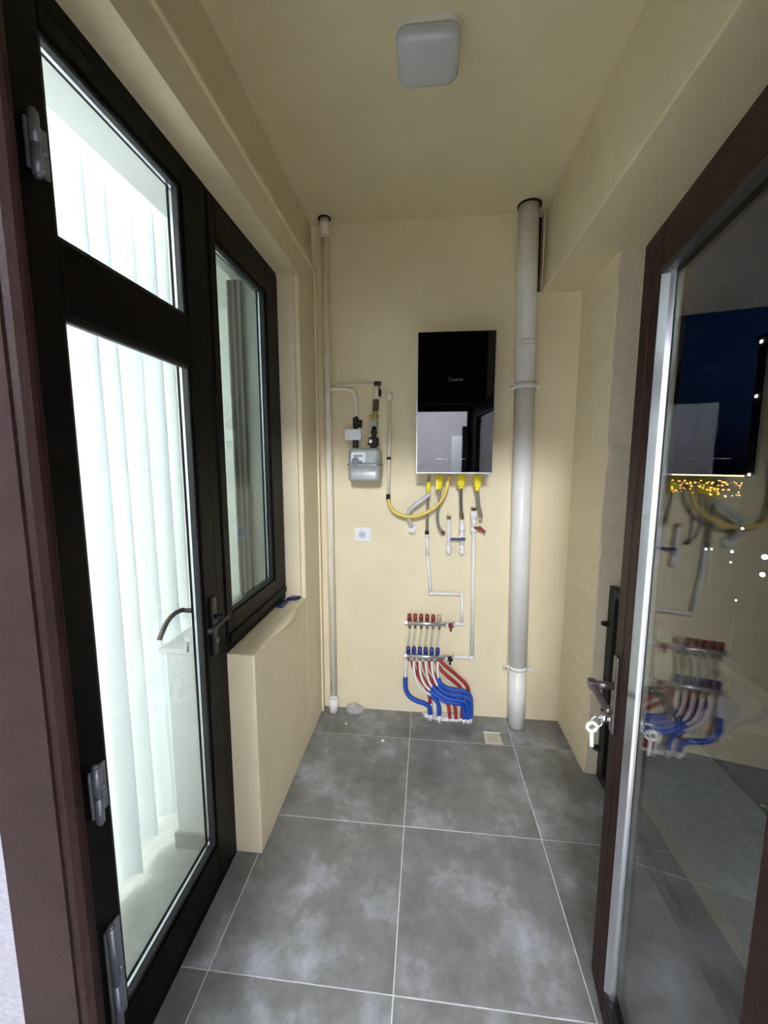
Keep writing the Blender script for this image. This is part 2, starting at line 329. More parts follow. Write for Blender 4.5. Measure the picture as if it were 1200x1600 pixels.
# room behind the camera (entry room): white walls, ceiling, its lamp
structure('wall_front', MB().box(-1.35, 1.70, -3.50, -3.40, 0, H), WHITE, 'white far wall of the entry room behind the camera')
structure('wall_entry_left', MB().box(-1.35, -1.25, -3.40, 0.39, 0, H), WHITE, 'white left wall of the entry room')
structure('wall_entry_right', MB().box(1.60, 1.70, -3.40, 0.39, 0, H), WHITE, 'white right wall of the entry room')
structure('ceiling', MB().box(-1.35, 1.70, -3.50, 0.38, H, H + 0.10), WHITE, 'white ceiling of the entry room')
b = MB().box(-1.25, -0.497, 0.386, 0.440, 0, H).box(0.552, 1.60, 0.386, 0.455, 0, H).box(-0.497, 0.552, 0.386, 0.455, 2.20, H)
structure('wall_doorway', b, STUCCO, 'bluish white stucco wall around the near doorway')
structure('wall_balcony_front', MB().box(-0.80, -0.58, 0.456, 0.470, 0, H).box(0.555, 0.846, 0.456, 0.470, 0, H), PAINT, 'cream balcony side of the doorway wall')
structure('trim_7', MB().box(-0.58, 0.554, 0.456, 0.475, 2.20, H - 0.001, 0.003), FRAME, 'unseen dark brown panel added above the doorway to blacken the boiler reflection')  # added panel, keeps the boiler glass mirroring black above the doorway
# white door leaf standing in the entry room (seen in the boiler's glass)
d3 = thing('door_3', 'white inner door standing ajar in the entry room behind the camera', None, (0.50, -2.5, 0), kind='structure')
MB().box(0.47, 0.64, -2.53, -2.49, 0.01, 2.15, 0.004).obj('panel', mat('white_door_paint', (0.85, 0.86, 0.9, 1), 0.4), d3)
MB().box(0.64, 0.72, -2.56, -2.48, 0, 2.3, 0.004).obj('door_post', FRAME, d3)
# entry lamp fitting
el = thing('ceiling_light', 'round white ceiling lamp of the entry room behind the camera', 'lamp', (0.02, -1.75, H))
MB().cyl((0.02, -1.75, H - 0.05), (0.02, -1.75, H), 0.13, seg=32).obj('base', PPR, el)
MB().cyl((0.02, -1.75, H - 0.09), (0.02, -1.75, H - 0.05), 0.09, 0.12, seg=32).obj('diffuser', mat('lit_lamp_diffuser', (0.9, 0.9, 0.9, 1), 0.4, emit=(0.93, 0.95, 1, 1), estr=12), el)

# curtained room on the left
structure('floor', MB().box(-3.4, -0.83, -0.6, 3.4, -0.12, 0.0), INTILE, 'pale tiled floor of the curtained room')
structure('ceiling', MB().box(-3.4, -0.83, -0.6, 3.4, 2.9, 3.0), ROOMW, 'white ceiling of the curtained room')
structure('wall_bedroom_far', MB().box(-3.5, -3.4, -0.6, 3.4, 0, 3.0), ROOMW, 'white far wall of the curtained room')
structure('wall_bedroom_back', MB().box(-3.4, -0.83, 3.4, 3.5, 0, 3.0), ROOMW, 'white back wall of the curtained room')
structure('wall_bedroom_front', MB().box(-3.4, -1.36, -0.7, -0.6, 0, 3.0).box(-1.45, -1.36, -0.6, 0.3, 0, 3.0).box(-1.45, -0.83, 0.46, 0.56, 0, 3.0), ROOMW, 'white near wall of the curtained room')
b = MB().box(-1.035, -0.832, 1.446, 2.139, 0, 0.868).box(-1.035, -0.832, 2.139, 3.4, 0, 2.9).box(-1.035, -0.832, 0.46, 2.139, 2.59, 2.9).box(-1.035, -0.832, 0.56, 0.66, 0, 2.6)
structure('wall_bedroom_right', b, ROOMW, 'white inner face of the wall with the door and window openings')
structure('trim_5', MB().box(-1.07, -0.832, 1.446, 2.139, 0.868, 0.888, 0.004), PPR, 'white inner window sill behind the glazed door')
structure('baseboard_left', MB().box(-1.047, -0.86, 1.434, 1.446, 0, 0.07, 0.002), mat('grey_skirting', (0.42, 0.42, 0.40, 1), 0.5), 'pale grey skirting at the foot of the inner wall end')

# ================================================================== LEFT GLAZED DOOR AND WINDOW
def pane(parent, y0, y1, z0, z1, x=-0.802, g=None):
    p = MB().box(x - 0.003, x + 0.003, y0, y1, z0, z1).obj('pane', g or PANE, parent)
    t = 0.010
    MB().box(x - 0.012, x - 0.0035, y0, y0 + t, z0, z1).box(x - 0.012, x - 0.0035, y1 - t, y1, z0, z1).box(x - 0.012, x - 0.0035, y0 + t, y1 - t, z0, z0 + t).box(x - 0.012, x - 0.0035, y0 + t, y1 - t, z1 - t, z1).obj('spacer', ALU, p)
    # glazing bead round the pane
    return p
def bead(parent, y0, y1, z0, z1, x0=-0.798, x1=-0.781, t=0.012):
    MB().box(x0, x1, y0 - 0.001, y0 + t, z0, z1, 0.002, 1).box(x0, x1, y1 - t, y1 + 0.001, z0, z1, 0.002, 1).box(x0, x1, y0, y1, z0 - 0.001, z0 + t, 0.002, 1).box(x0, x1, y0, y1, z1 - t, z1 + 0.001, 0.002, 1).obj('glazing_bead', SEAL, parent)
d1 = thing('door_1', 'dark brown glazed balcony door with an upper light, in the left wall', None, (-0.79, 0.75, 0), kind='structure')
fr = MB().box(-0.83, XW - 0.004, 0.60, 0.742, 0, 2.585, 0.003).box(-0.83, XW - 0.004, 0.742, 1.395, 2.545, 2.585, 0.003).box(-0.83, XW - 0.004, 1.392, 1.446, 0, 2.585, 0.003).box(-0.83, XW - 0.004, 0.742, 1.392, 0.0, 0.028, 0.002)
fr.box(XW - 0.006, XW + 0.004, 0.724, 0.740, 0.03, 2.545, 0.002).obj('frame', FRAME, d1)
MB().box(-0.828, XW, 0.748, 0.832, 0.035, 2.540, 0.004).obj('stile', FRAME, d1)
MB().box(-0.828, XW, 1.302, 1.388, 0.035, 2.540, 0.004).obj('stile', FRAME, d1)
MB().box(-0.828, XW, 0.832, 1.302, 2.492, 2.540, 0.004).obj('top_rail', FRAME, d1)
MB().box(-0.828, XW, 0.832, 1.302, 1.950, 2.100, 0.004).obj('middle_rail', FRAME, d1)
MB().box(-0.828, XW, 0.832, 1.302, 0.035, 0.186, 0.004).obj('bottom_rail', FRAME, d1)
pane(d1, 0.826, 1.308, 2.094, 2.498); pane(d1, 0.826, 1.308, 0.180, 1.956)
bead(d1, 0.832, 1.302, 2.100, 2.492); bead(d1, 0.832, 1.302, 0.186, 1.950)
for k, (z0, z1) in enumerate(((2.19, 2.30), (0.79, 0.93), (0.20, 0.50))):
    mb = MB().cyl((-0.758, 0.785, z0), (-0.758, 0.785, z0 + (z1 - z0) * 0.45), 0.0095, seg=16).cyl((-0.758, 0.785, z0 + (z1 - z0) * 0.5), (-0.758, 0.785, z1), 0.0095, seg=16)
    mb.cyl((-0.758, 0.785, z0 - 0.006), (-0.758, 0.785, z1 + 0.006), 0.006, seg=10).box(-0.773, -0.766, 0.775, 0.822, z0 + 0.01, z1 - 0.01, 0.002).ball((-0.765, 0.81, (z0 + z1) / 2), 0.006)
    mb.obj('hinge', HINGE, d1)
hp = MB().box(XW - 0.001, XW + 0.010, 1.332, 1.362, 0.93, 1.15, 0.003).obj('handle_plate', BLKH, d1)
MB().cyl((XW + 0.008, 1.347, 1.075), (XW + 0.055, 1.347, 1.075), 0.009).tube([(XW + 0.055, 1.350, 1.075), (XW + 0.056, 1.30, 1.074), (XW + 0.050, 1.235, 1.066)], 0.008).obj('lever', BLKH, hp)
MB().cyl((XW + 0.008, 1.347, 0.985), (XW + 0.018, 1.347, 0.985), 0.009).obj('lock_cylinder', BRONZE, hp)
ih = MB().box(-0.840, -0.829, 1.330, 1.362, 0.93, 1.15, 0.003).obj('handle_plate', HANDLE, d1)
MB().cyl((-0.838, 1.345, 1.095), (-0.885, 1.345, 1.095), 0.009).tube([(-0.885, 1.348, 1.096), (-0.887, 1.30, 1.100), (-0.886, 1.25, 1.085), (-0.884, 1.205, 1.045)], 0.0085).obj('lever', HANDLE, ih)
MB().cyl((-0.838, 1.345, 0.985), (-0.860, 1.345, 0.985), 0.010).box(-0.885, -0.860, 1.343, 1.347, 0.975, 0.995).cyl((-0.878, 1.345, 0.975), (-0.878, 1.345, 0.935), 0.006).obj('key', SILVER, ih)

w1 = thing('window_1', 'dark brown fixed window beside the glazed door, above the low wall', None, (-0.79, 1.8, 0.89), kind='structure')
MB().box(-0.83, XW - 0.004, 1.446, 2.139, 2.545, 2.583, 0.003).box(-0.83, XW - 0.004, 1.446, 1.462, 0.882, 2.545, 0.002).box(-0.83, XW - 0.004, 2.095, 2.118, 0.882, 2.545, 0.003).box(-0.83, XW - 0.004, 1.462, 2.095, 0.882, 0.925, 0.003).obj('window_frame', FRAME, w1)
MB().box(-0.826, XW + 0.002, 1.452, 1.498, 0.915, 2.560, 0.004).box(-0.826, XW + 0.002, 1.965, 2.112, 0.915, 2.560, 0.004).box(-0.826, XW + 0.002, 1.498, 1.965, 2.435, 2.560, 0.004).box(-0.826, XW + 0.002, 1.498, 1.965, 0.915, 1.032, 0.004).obj('sash', FRAME, w1)
MB().box(XW + 0.002, XW + 0.010, 1.46, 2.10, 0.925, 0.955, 0.003).obj('sash_lip', FRAME, w1)
pane(w1, 1.492, 1.971, 1.026, 2.441, g=PANE_DIM); bead(w1, 1.498, 1.965, 1.032, 2.435)
NAVY = mat('navy_plastic', (0.008, 0.016, 0.07, 1), 0.35)
c1 = tag(MB().box(-0.770, -0.735, 1.955, 2.04, 0.881, 0.900, 0.006).obj('frame_packer', NAVY, None, (-0.75, 2.0, 0.881)), 'dark blue plastic packer tucked under the window frame corner', 'packer')
c2 = tag(MB().prism([(-0.76, 2.065), (-0.70, 2.075), (-0.685, 2.115), (-0.735, 2.112)], 'Z', 0.881, 0.897, 0.004).obj('frame_packer', NAVY, None, (-0.72, 2.09, 0.881)), 'dark blue plastic packer lying loose on the plastered sill by the reveal', 'packer')

# sheer curtain behind the door: folded sheet with a hem
def curtain():
    b = bmesh.new(); NY = 260; NZ = 30; y0, y1, z0, z1 = 0.62, 2.06, 0.07, 2.80; V = []
    for i in range(NY + 1):
        u = i / NY; y = y0 + (y1 - y0) * u; row = []
        for k in range(NZ + 1):
            t = k / NZ; z = z0 + (z1 - z0) * t
            ph = 2 * math.pi * u * 12 + 1.3 * math.sin(u * 9) + 0.35 * math.sin(t * 3 + u * 20)
            a = 0.034 * (1.0 - 0.35 * t) * (0.8 + 0.4 * math.sin(u * 31))
            x = -1.115 + a * math.sin(ph) + 0.010 * math.sin(2.3 * ph + 1) 
            yy = y + 0.012 * math.cos(ph)
            row.append(b.verts.new((x, yy, z + (0.03 * math.sin(u * 14) if k == 0 else 0))))
        V.append(row)
    for i in range(NY):
        for k in range(NZ): b.faces.new((V[i][k], V[i + 1][k], V[i + 1][k + 1], V[i][k + 1]))
    for f in b.faces: f.smooth = True
    mb = MB(); mb._add(b, None, True); return mb
ct = thing('sheer_curtain', 'white sheer curtain in soft folds behind the glazed door', 'curtain', (-1.115, 1.34, 2.82))
cs = curtain().obj('fabric', CURT, ct)
MB().box(-1.16, -1.06, 0.60, 2.10, 2.80, 2.86, 0.004).obj('curtain_rail', PPR, ct)

strip_outline = [(-1.045, 2.118), (-1.030, 2.104), (-1.015, 2.116), (-1.000, 2.103), (-0.985, 2.115), (-0.968, 2.106), (-0.966, 2.137), (-1.045, 2.137)]  # outline of an added strip standing in for a dark vertical band
tag(MB().prism(strip_outline, 'Z', 0.89, 2.56, 0.0).obj('dark_reveal_strip', mat('taupe_reveal_strip', (0.30, 0.28, 0.27, 1), 0.8, var=0.1, vscale=30), None, (-1.0, 2.12, 0.89)), 'narrow taupe strip added as a dark band at the far side of the fixed window', 'curtain')

# ================================================================== NEAR DOORWAY FRAME AND OPEN LEAF
df = thing('door_frame', 'reddish brown frame of the near doorway, its left jamb closest to the camera', None, (0, 0.39, 0), kind='structure')
MB().prism([(-0.497, 0.378), (-0.422, 0.378), (-0.414, 0.384), (-0.410, 0.392), (-0.410, 0.398), (-0.497, 0.398)], 'Z', 0, 2.20, 0.0).obj('jamb', JAMB, df)
MB().box(-0.497, -0.418, 0.398, 0.412, 0, 2.20, 0.002).box(-0.4235, -0.4185, 0.3755, 0.379, 0, 2.2).obj('rebate', JAMB, df)
MB().prism([(0.552, 0.378), (0.405, 0.378), (0.399, 0.384), (0.395, 0.392), (0.395, 0.40), (0.552, 0.40)], 'Z', 0, 2.20, 0.0).obj('jamb', JAMB, df)
MB().box(-0.41, 0.395, 0.378, 0.398, 2.14, 2.22, 0.003).obj('head', BROWN, df)

TH = 0.1378; U = Vector((math.sin(TH), math.cos(TH), 0)); Nn = Vector((math.cos(TH), -math.sin(TH), 0)); O = Nn * 0.385
# local frame: x = along leaf from hinge (s), y = outward normal (+ = away from the corridor), z up
LM = Matrix(((U.x, Nn.x, 0, O.x), (U.y, Nn.y, 0, O.y), (0, 0, 1, 0), (0, 0, 0, 1)))
def leafmat(o):
    o.matrix_world = LM; return o
SH, SE = 0.475, 1.240          # hinge and free edge, measured along the leaf
d2 = bpy.data.objects.new('door_2', None); COL.objects.link(d2); tag(d2, 'open brown glazed door leaf at the right, its glass mirroring the boiler and manifold', None, None, 'structure'); d2.matrix_world = LM
class LB(MB): pass
def lobj(mb, name, m_, parent=None):
    p = parent or d2
    me = bpy.data.meshes.new(name); bmesh.ops.recalc_face_normals(mb.bm, faces=mb.bm.faces); mb.bm.to_mesh(me); mb.bm.free()
    o = bpy.data.objects.new(name, me); me.materials.append(m_); COL.objects.link(o); o.parent = p; return o
g0, g1 = 0.600, 1.105          # glass span
lobj(MB().box(SH, g0, -0.004, 0.056, 0.02, 2.185, 0.004), 'stile', BROWN)
lobj(MB().box(1.123, SE, -0.004, 0.056, 0.02, 2.185, 0.004).box(1.175, 1.179, -0.0055, -0.003, 0.03, 2.17), 'stile', BROWN)
lobj(MB().box(g0, 1.123, -0.004, 0.056, 2.080, 2.185, 0.004), 'top_rail', BROWN)
lobj(MB().box(g0, 1.123, -0.004, 0.056, 0.02, 0.095, 0.004), 'bottom_rail', BROWN)
bd = MB().prism([(1.125, -0.003), (1.125, 0.020), (g1 - 0.006, 0.020), (g1, 0.010)], 'Z', 0.09, 2.085, 0.0)
lobj(bd, 'glazing_bead', ALU)['label'] = 'light grey glazing bead'
bd = MB().prism([(g0 - 0.002, -0.003), (g0 - 0.002, 0.020), (g0 + 0.018, 0.020), (g0 + 0.012, 0.010)], 'Z', 0.09, 2.085, 0.0).box(g0, 1.125, -0.002, 0.020, 2.068, 2.082, 0.002).box(g0, 1.125, -0.002, 0.020, 0.093, 0.107, 0.002)
lobj(bd, 'glazing_bead', SEAL)['label'] = 'dark glazing bead'
pn = lobj(MB().box(g0, 1.12, 0.016, 0.022, 0.09, 2.085), 'pane', LEAFG)
lobj(MB().box(1.095, 1.105, 0.0225, 0.034, 0.10, 2.07).box(g0 + 0.01, g0 + 0.02, 0.0225, 0.034, 0.10, 2.07), 'spacer', ALU, pn)
hp2 = lobj(MB().box(1.190, 1.220, -0.013, -0.003, 0.865, 1.095, 0.004), 'handle_plate', HANDLE)
lobj(MB().cyl((1.205, -0.010, 1.005), (1.205, -0.062, 1.005), 0.011).box(1.190, 1.220, -0.078, -0.056, 0.993, 1.016, 0.003).tube([(1.205, -0.066, 1.005), (1.145, -0.064, 1.004), (1.08, -0.056, 0.998)], 0.0095), 'lever', HANDLE, hp2)
lobj(MB().cyl((1.205, -0.010, 0.905), (1.205, -0.022, 0.905), 0.010), 'lock_cylinder', CHROME, hp2)
lobj(MB().box(1.190, 1.220, 0.055, 0.063, 0.865, 1.095, 0.004), 'outer_plate', HANDLE)
for z in (0.25, 1.1, 1.95):
    lobj(MB().cyl((SH - 0.004, -0.006, z), (SH - 0.004, -0.006, z + 0.10), 0.011, seg=14), 'hinge', HINGE)
# keys hanging in the lock of the leaf
kb = LM @ Vector((1.205, -0.022, 0.905))
ks = thing('key_bunch', 'white tagged keys hanging from the lock of the open right door leaf', 'keys', kb)
def lw(s, n, z): return tuple(LM @ Vector((s, n, z)))
MB().box(-0.0, 0.001, 0, 0.001, 0, 0.001)
mb = MB().tube([lw(1.205, -0.020, 0.905), lw(1.205, -0.030, 0.905), lw(1.205, -0.044, 0.905)], 0.0045).cyl(lw(1.205, -0.030, 0.892), lw(1.205, -0.030, 0.918), 0.011); mb.obj('key', CHROME, ks)
mb = MB().torus(Vector(lw(1.205, -0.048, 0.890)), 0.016, 0.0028, 'Y'); mb.obj('ring', CHROME, ks)
TAGW = mat('white_key_tag', (0.85, 0.85, 0.80, 1), 0.45)
mb = MB().torus(Vector(lw(1.205, -0.060, 0.872)), 0.013, 0.005, 'Y').tube([lw(1.205, -0.060, 0.862), lw(1.205, -0.059, 0.84), lw(1.205, -0.057, 0.812)], 0.0055); mb.obj('tag', TAGW, ks)

# ================================================================== RIGHT OPENING: railing, night outside
BLK = mat('black_painted_steel', (0.010, 0.010, 0.009, 1), 0.45, metal=0.3)
rl = thing('glass_railing', 'black framed glass railing closing the opening right of the cream wall', 'railing', (0.94, 1.3, 0))
MB().box(0.905, 0.945, 1.985, 2.048, 0.0, 1.03, 0.004).obj('post', BLK, rl)
MB().box(0.905, 0.945, 0.605, 0.665, 0.0, 1.03, 0.004).obj('post', BLK, rl)
MB().box(0.905, 0.945, 0.665, 1.985, 0.990, 1.03, 0.004).obj('top_rail', BLK, rl)
MB().box(0.905, 0.945, 0.665, 1.985, 0.0, 0.05, 0.004).obj('bottom_rail', BLK, rl)
MB().box(0.922, 0.928, 0.664, 1.986, 0.049, 0.991).obj('pane', PANE, rl)
for z in (0.16, 0.50, 0.83):
    MB().box(0.880, 0.906, 2.015, 2.045, z, z + 0.018, 0.002).cyl((0.873, 2.03, z + 0.009), (0.881, 2.03, z + 0.009), 0.009, seg=10).obj('bracket', BLK, rl)
structure('trim_6', MB().box(1.0, 1.10, 0.60, 2.062, -0.14, -0.001), PLASTER, 'outer edge of the floor slab under the railing')

# ================================================================== CEILING LAMP OF THE BALCONY
cl = thing('ceiling_lamp', 'square white ceiling lamp with rounded corners, switched off', 'lamp', (-0.016, 1.515, H))
def rrect(cx, cy, hx, hy, r, n=6):
    P = []
    for (sx, sy, a0) in ((1, 1, 0), (-1, 1, 90), (-1, -1, 180), (1, -1, 270)):
        for k in range(n + 1):
            a = math.radians(a0 + 90 * k / n); P.append((cx + sx * (hx - r) + r * math.cos(a), cy + sy * (hy - r) + r * math.sin(a)))
    return P
def loft(levels, smooth=True):
    mb = MB(); b = bmesh.new(); L = []
    for (P, z) in levels: L.append([b.verts.new((x, y, z)) for x, y in P])
    n = len(L[0])
    for i in range(len(L) - 1):
        for j in range(n): b.faces.new((L[i][j], L[i][(j + 1) % n], L[i + 1][(j + 1) % n], L[i + 1][j]))
    b.faces.new(L[0]); b.faces.new(list(reversed(L[-1]))); mb._add(b, None, smooth); return mb
cx, cy = -0.016, 1.518
loft([(rrect(cx, cy, 0.098, 0.088, 0.03), H), (rrect(cx, cy, 0.098, 0.088, 0.03), H - 0.02)], False).obj('base', PPR, cl)
loft([(rrect(cx, cy, 0.098, 0.088, 0.032), H - 0.018), (rrect(cx, cy, 0.102, 0.092, 0.034), H - 0.03), (rrect(cx, cy, 0.101, 0.091, 0.034), H - 0.045), (rrect(cx, cy, 0.095, 0.085, 0.034), H - 0.056), (rrect(cx, cy, 0.083, 0.073, 0.030), H - 0.062), (rrect(cx, cy, 0.062, 0.052, 0.025), H - 0.064)]).obj('diffuser', DIFF, cl)

# ================================================================== BOILER
bo = thing('gas_boiler', 'tall black glass fronted boiler hung on the back wall', 'boiler', (0.139, 2.33, 1.58))
MB().box(-0.052, 0.330, 2.186, YB - 0.012, 1.583, 2.284, 0.008).obj('casing', mat('pale_grey_casing', (0.62, 0.62, 0.60, 1), 0.4), bo)
MB().box(-0.060, 0.338, 2.172, 2.190, 1.574, 2.293, 0.003).obj('trim_frame', SILVER, bo)
MB().box(-0.0555, 0.3335, 2.1685, 2.176, 1.580, 2.289, 0.0012).obj('front_glass', BLACKG, bo)
MB().box(0.02, 0.26, YB - 0.013, YB - 0.001, 2.1, 2.2).obj('wall_bracket', SILVER, bo)
PRINT = mat('grey_print', (0.10, 0.10, 0.10, 1), 0.5); LED = mat('display_digits', (0.02, 0.02, 0.02, 1), 0.5, emit=(0.9, 0.93, 1, 1), estr=0.75)
fc = bpy.data.curves.new('logo', 'FONT'); fc.body = 'Duarte'; fc.size = 0.026; fc.align_x = 'CENTER'; fc.extrude = 0.0002
fo = bpy.data.objects.new('logo', fc); COL.objects.link(fo); fo.parent = bo; fo.rotation_euler = (math.pi / 2, 0, 0); fo.location = (0.140 - 0.139, 2.1682 - 2.33, 2.046 - 1.58); fc.materials.append(PRINT)
bpy.context.view_layer.update(); lm = bpy.data.meshes.new_from_object(fo); lo = bpy.data.objects.new('lettering', lm); COL.objects.link(lo); lo.parent = bo; lo.rotation_euler = fo.rotation_euler; lo.location = (0.140 - 0.139, 2.1640 - 2.33, 2.046 - 1.58); bpy.data.objects.remove(fo); lo['kind'] = 'stuff'
for (xa, xb, za, zb) in ((0.045, 0.082, 1.650, 1.653), (0.095, 0.101, 1.649, 1.655), (0.165, 0.195, 1.6505, 1.6515)): MB().box(xa, xb, 2.1590, 2.1600, za, zb).obj('display_mark', LED, bo)
for nm in ('front_glass',):
    o = bpy.data.objects[nm]; o.rotation_euler = (-0.0103, 0, 0.0079); o.location = (0, -0.008, 0.0)
# stub connections under the casing
for (xa, ya) in ((0.013, 2.38), (0.074, 2.36), (0.128, 2.36), (0.195, 2.36), (0.288, 2.36)): MB().cyl((xa, ya, 1.555), (xa, ya, 1.585), 0.012).obj('connection_stub', BRASS, bo)

def hose(name, label, cat, parts, loc, group=None):
    t = thing(name, label, cat, loc, group)
    for (pn_, mb, m_) in parts: mb.obj(pn_, m_, t)
    return t
hose('connection_hose', 'straight grey steel hose with a thin yellow collar, leftmost under the boiler', 'hose', [
    ('hose', MB().tube([(0.013, 2.38, 1.565), (0.009, 2.395, 1.48), (0.006, 2.41, 1.35), (0.004, 2.44, 1.215)], 0.0095), STEEL),
    ('collar', MB().cyl((0.010, 2.390, 1.52), (0.009, 2.397, 1.437), 0.0125, seg=16), YEL),
    ('nut', MB().cyl((0.004, 2.438, 1.222), (0.004, 2.44, 1.200), 0.014, seg=6, smooth=False), CHROME)], (0.013, 2.38, 1.2))
hose('connection_hose', 'curved grey hose with open lower end and a yellow valve, second under the boiler', 'hose', [
    ('valve_nut', MB().cyl((0.074, 2.36, 1.56), (0.070, 2.36, 1.48), 0.022, 0.019, seg=8, smooth=False), YEL),
    ('valve_lever', MB().box(0.050, 0.066, 2.33, 2.345, 1.475, 1.545, 0.003), YEL),
    ('hose', MB().tube([(0.071, 2.36, 1.50), (0.074, 2.365, 1.44), (0.070, 2.37, 1.38), (0.064, 2.375, 1.33), (0.070, 2.385, 1.27), (0.084, 2.40, 1.235), (0.098, 2.415, 1.217)], 0.0085), STEEL),
    ('end_nut', MB().cyl((0.092, 2.408, 1.224), (0.104, 2.422, 1.211), 0.012, seg=6, smooth=False), BRONZE)], (0.074, 2.36, 1.2))
hose('connection_hose', 'straight brown hose under a broad yellow nut, third under the boiler', 'hose', [
    ('valve_nut', MB().cyl((0.195, 2.36, 1.565), (0.195, 2.362, 1.50), 0.026, 0.023, seg=8, smooth=False).cyl((0.195, 2.362, 1.50), (0.196, 2.365, 1.485), 0.017, 0.014), YEL),
    ('hose', MB().tube([(0.196, 2.363, 1.50), (0.199, 2.38, 1.42), (0.206, 2.41, 1.325)], 0.0085), mat('brown_steel_hose', (0.24, 0.20, 0.20, 1), 0.35, metal=0.8, bump=1, bscale=700)),
    ('nut', MB().cyl((0.206, 2.408, 1.335), (0.207, 2.413, 1.312), 0.015, seg=6, smooth=False), BRASS)], (0.195, 2.36, 1.3))
hose('connection_hose', 'short bent steel hose under a yellow nut, rightmost under the boiler', 'hose', [
    ('valve_nut', MB().cyl((0.288, 2.36, 1.562), (0.288, 2.362, 1.495), 0.026, 0.020, seg=8, smooth=False).cyl((0.288, 2.362, 1.495), (0.289, 2.364, 1.47), 0.015, 0.012).ball((0.278, 2.34, 1.55), 0.008), YEL),
    ('hose', MB().tube([(0.289, 2.364, 1.48), (0.296, 2.375, 1.43), (0.304, 2.39, 1.38), (0.318, 2.41, 1.33), (0.322, 2.43, 1.302)], 0.0095), STEEL),
    ('end_nut', MB().cyl((0.321, 2.422, 1.315), (0.323, 2.434, 1.294), 0.013, seg=6, smooth=False), CHROME)], (0.288, 2.36, 1.3))
hose('gas_hose', 'long yellow gas hose sagging from the cream drop pipe up to the boiler', 'hose', [
    ('hose', MB().tube([(-0.231, 2.425, 1.418), (-0.222, 2.40, 1.385), (-0.195, 2.385, 1.345), (-0.145, 2.38, 1.321), (-0.081, 2.38, 1.314), (-0.010, 2.375, 1.335), (0.062, 2.37, 1.385), (0.105, 2.365, 1.455), (0.127, 2.36, 1.56)], 0.0105, sub=8, ribs=0.10, pitch=0.008), YELH),
    ('end_nut', MB().cyl((-0.232, 2.43, 1.438), (-0.231, 2.42, 1.408), 0.015, seg=6, smooth=False), DARKM)], (-0.08, 2.38, 1.3))
hose('condensate_hose', 'cloudy grey drain hose bending from the boiler to a white wall cap', 'hose', [
    ('hose', MB().tube([(0.020, 2.38, 1.45), (-0.004, 2.372, 1.432), (-0.043, 2.365, 1.402), (-0.080, 2.37, 1.372), (-0.104, 2.38, 1.345), (-0.106, 2.40, 1.30), (-0.094, 2.42, 1.262), (-0.088, 2.45, 1.235)], 0.0125), CLEAR),
    ('wall_cap', MB().cyl((-0.086, 2.44, 1.226), (-0.086, YB, 1.226), 0.024, seg=24).ball((-0.086, 2.44, 1.226), 0.018, 1, 0.4, 1), PPR)], (-0.086, 2.45, 1.2))

# ================================================================== GAS RISER, METER, VALVES
gr = thing('gas_riser', 'thin cream painted gas pipe running floor to ceiling in the left back corner', 'pipe', (-0.593, 2.44, 0))
MB().cyl((-0.590, 2.44, 0.09), (-0.597, 2.425, 2.99), 0.021, seg=24).obj('pipe', PIPEC, gr)
MB().cyl((-0.597, 2.425, 2.90), (-0.597, 2.425, 2.999), 0.026, seg=24).cyl((-0.597, 2.425, 2.893), (-0.597, 2.425, 2.903), 0.029, seg=24).obj('upper_sleeve', PIPEC, gr)
MB().cyl((-0.590, 2.44, 0.0), (-0.590, 2.44, 0.10), 0.030, seg=24).cyl((-0.590, 2.44, 0.10), (-0.590, 2.44, 0.115), 0.027, 0.023, seg=24).obj('floor_sleeve', PIPEW, gr)
MB().tube([(-0.593, 2.43, 2.062), (-0.51, 2.425, 2.062), (-0.458, 2.42, 2.056), (-0.428, 2.415, 2.030), (-0.420, 2.41, 1.985), (-0.419, 2.405, 1.890)], 0.0125).obj('branch_pipe', PIPEC, gr)
MB().tube([(-0.593, 2.45, 2.088), (-0.315, 2.45, 2.090)], 0.008, sub=1).obj('branch_pipe', PIPEC, gr)
gm = thing('gas_meter', 'grey metal gas meter hung left of the boiler with a white printed plate', 'meter', (-0.358, 2.34, 1.52))
mbm = loft([(rrect(-0.3585, 2.345, 0.088, 0.055, 0.03), 1.527), (rrect(-0.3585, 2.345, 0.093, 0.062, 0.032), 1.540), (rrect(-0.3585, 2.345, 0.093, 0.062, 0.032), 1.616)])
mbm.obj('lower_casing', GREYM, gm)
loft([(rrect(-0.3585, 2.345, 0.100, 0.068, 0.034), 1.614), (rrect(-0.3585, 2.345, 0.100, 0.068, 0.034), 1.622)], False).obj('seam_flange', mat('meter_seam', (0.26, 0.27, 0.26, 1), 0.4, metal=0.4), gm)
loft([(rrect(-0.3585, 2.345, 0.093, 0.062, 0.032), 1.620), (rrect(-0.3585, 2.345, 0.092, 0.061, 0.032), 1.690), (rrect(-0.3585, 2.345, 0.085, 0.054, 0.030), 1.706), (rrect(-0.3585, 2.345, 0.065, 0.040, 0.026), 1.714)]).obj('upper_casing', GREYM, gm)
ip = MB().box(-0.428, -0.345, 2.272, 2.284, 1.632, 1.690, 0.003).obj('index_plate', LABEL, gm)
MB().box(-0.414, -0.362, 2.270, 2.2735, 1.663, 1.674).obj('counter_window', mat('counter_black', (0.25, 0.25, 0.3, 1), 0.3), ip)
MB().cyl((-0.402, 2.283, 1.640), (-0.402, 2.266, 1.640), 0.021, seg=24).box(-0.385, -0.365, 2.268, 2.280, 1.628, 1.642, 0.002).obj('dial', mat('meter_dial_grey', (0.16, 0.17, 0.18, 1), 0.35), gm)
MB().box(-0.342, -0.296, 2.276, 2.284, 1.628, 1.698, 0.002).obj('side_plate', mat('grey_green_plate', (0.36, 0.40, 0.40, 1), 0.4), gm)
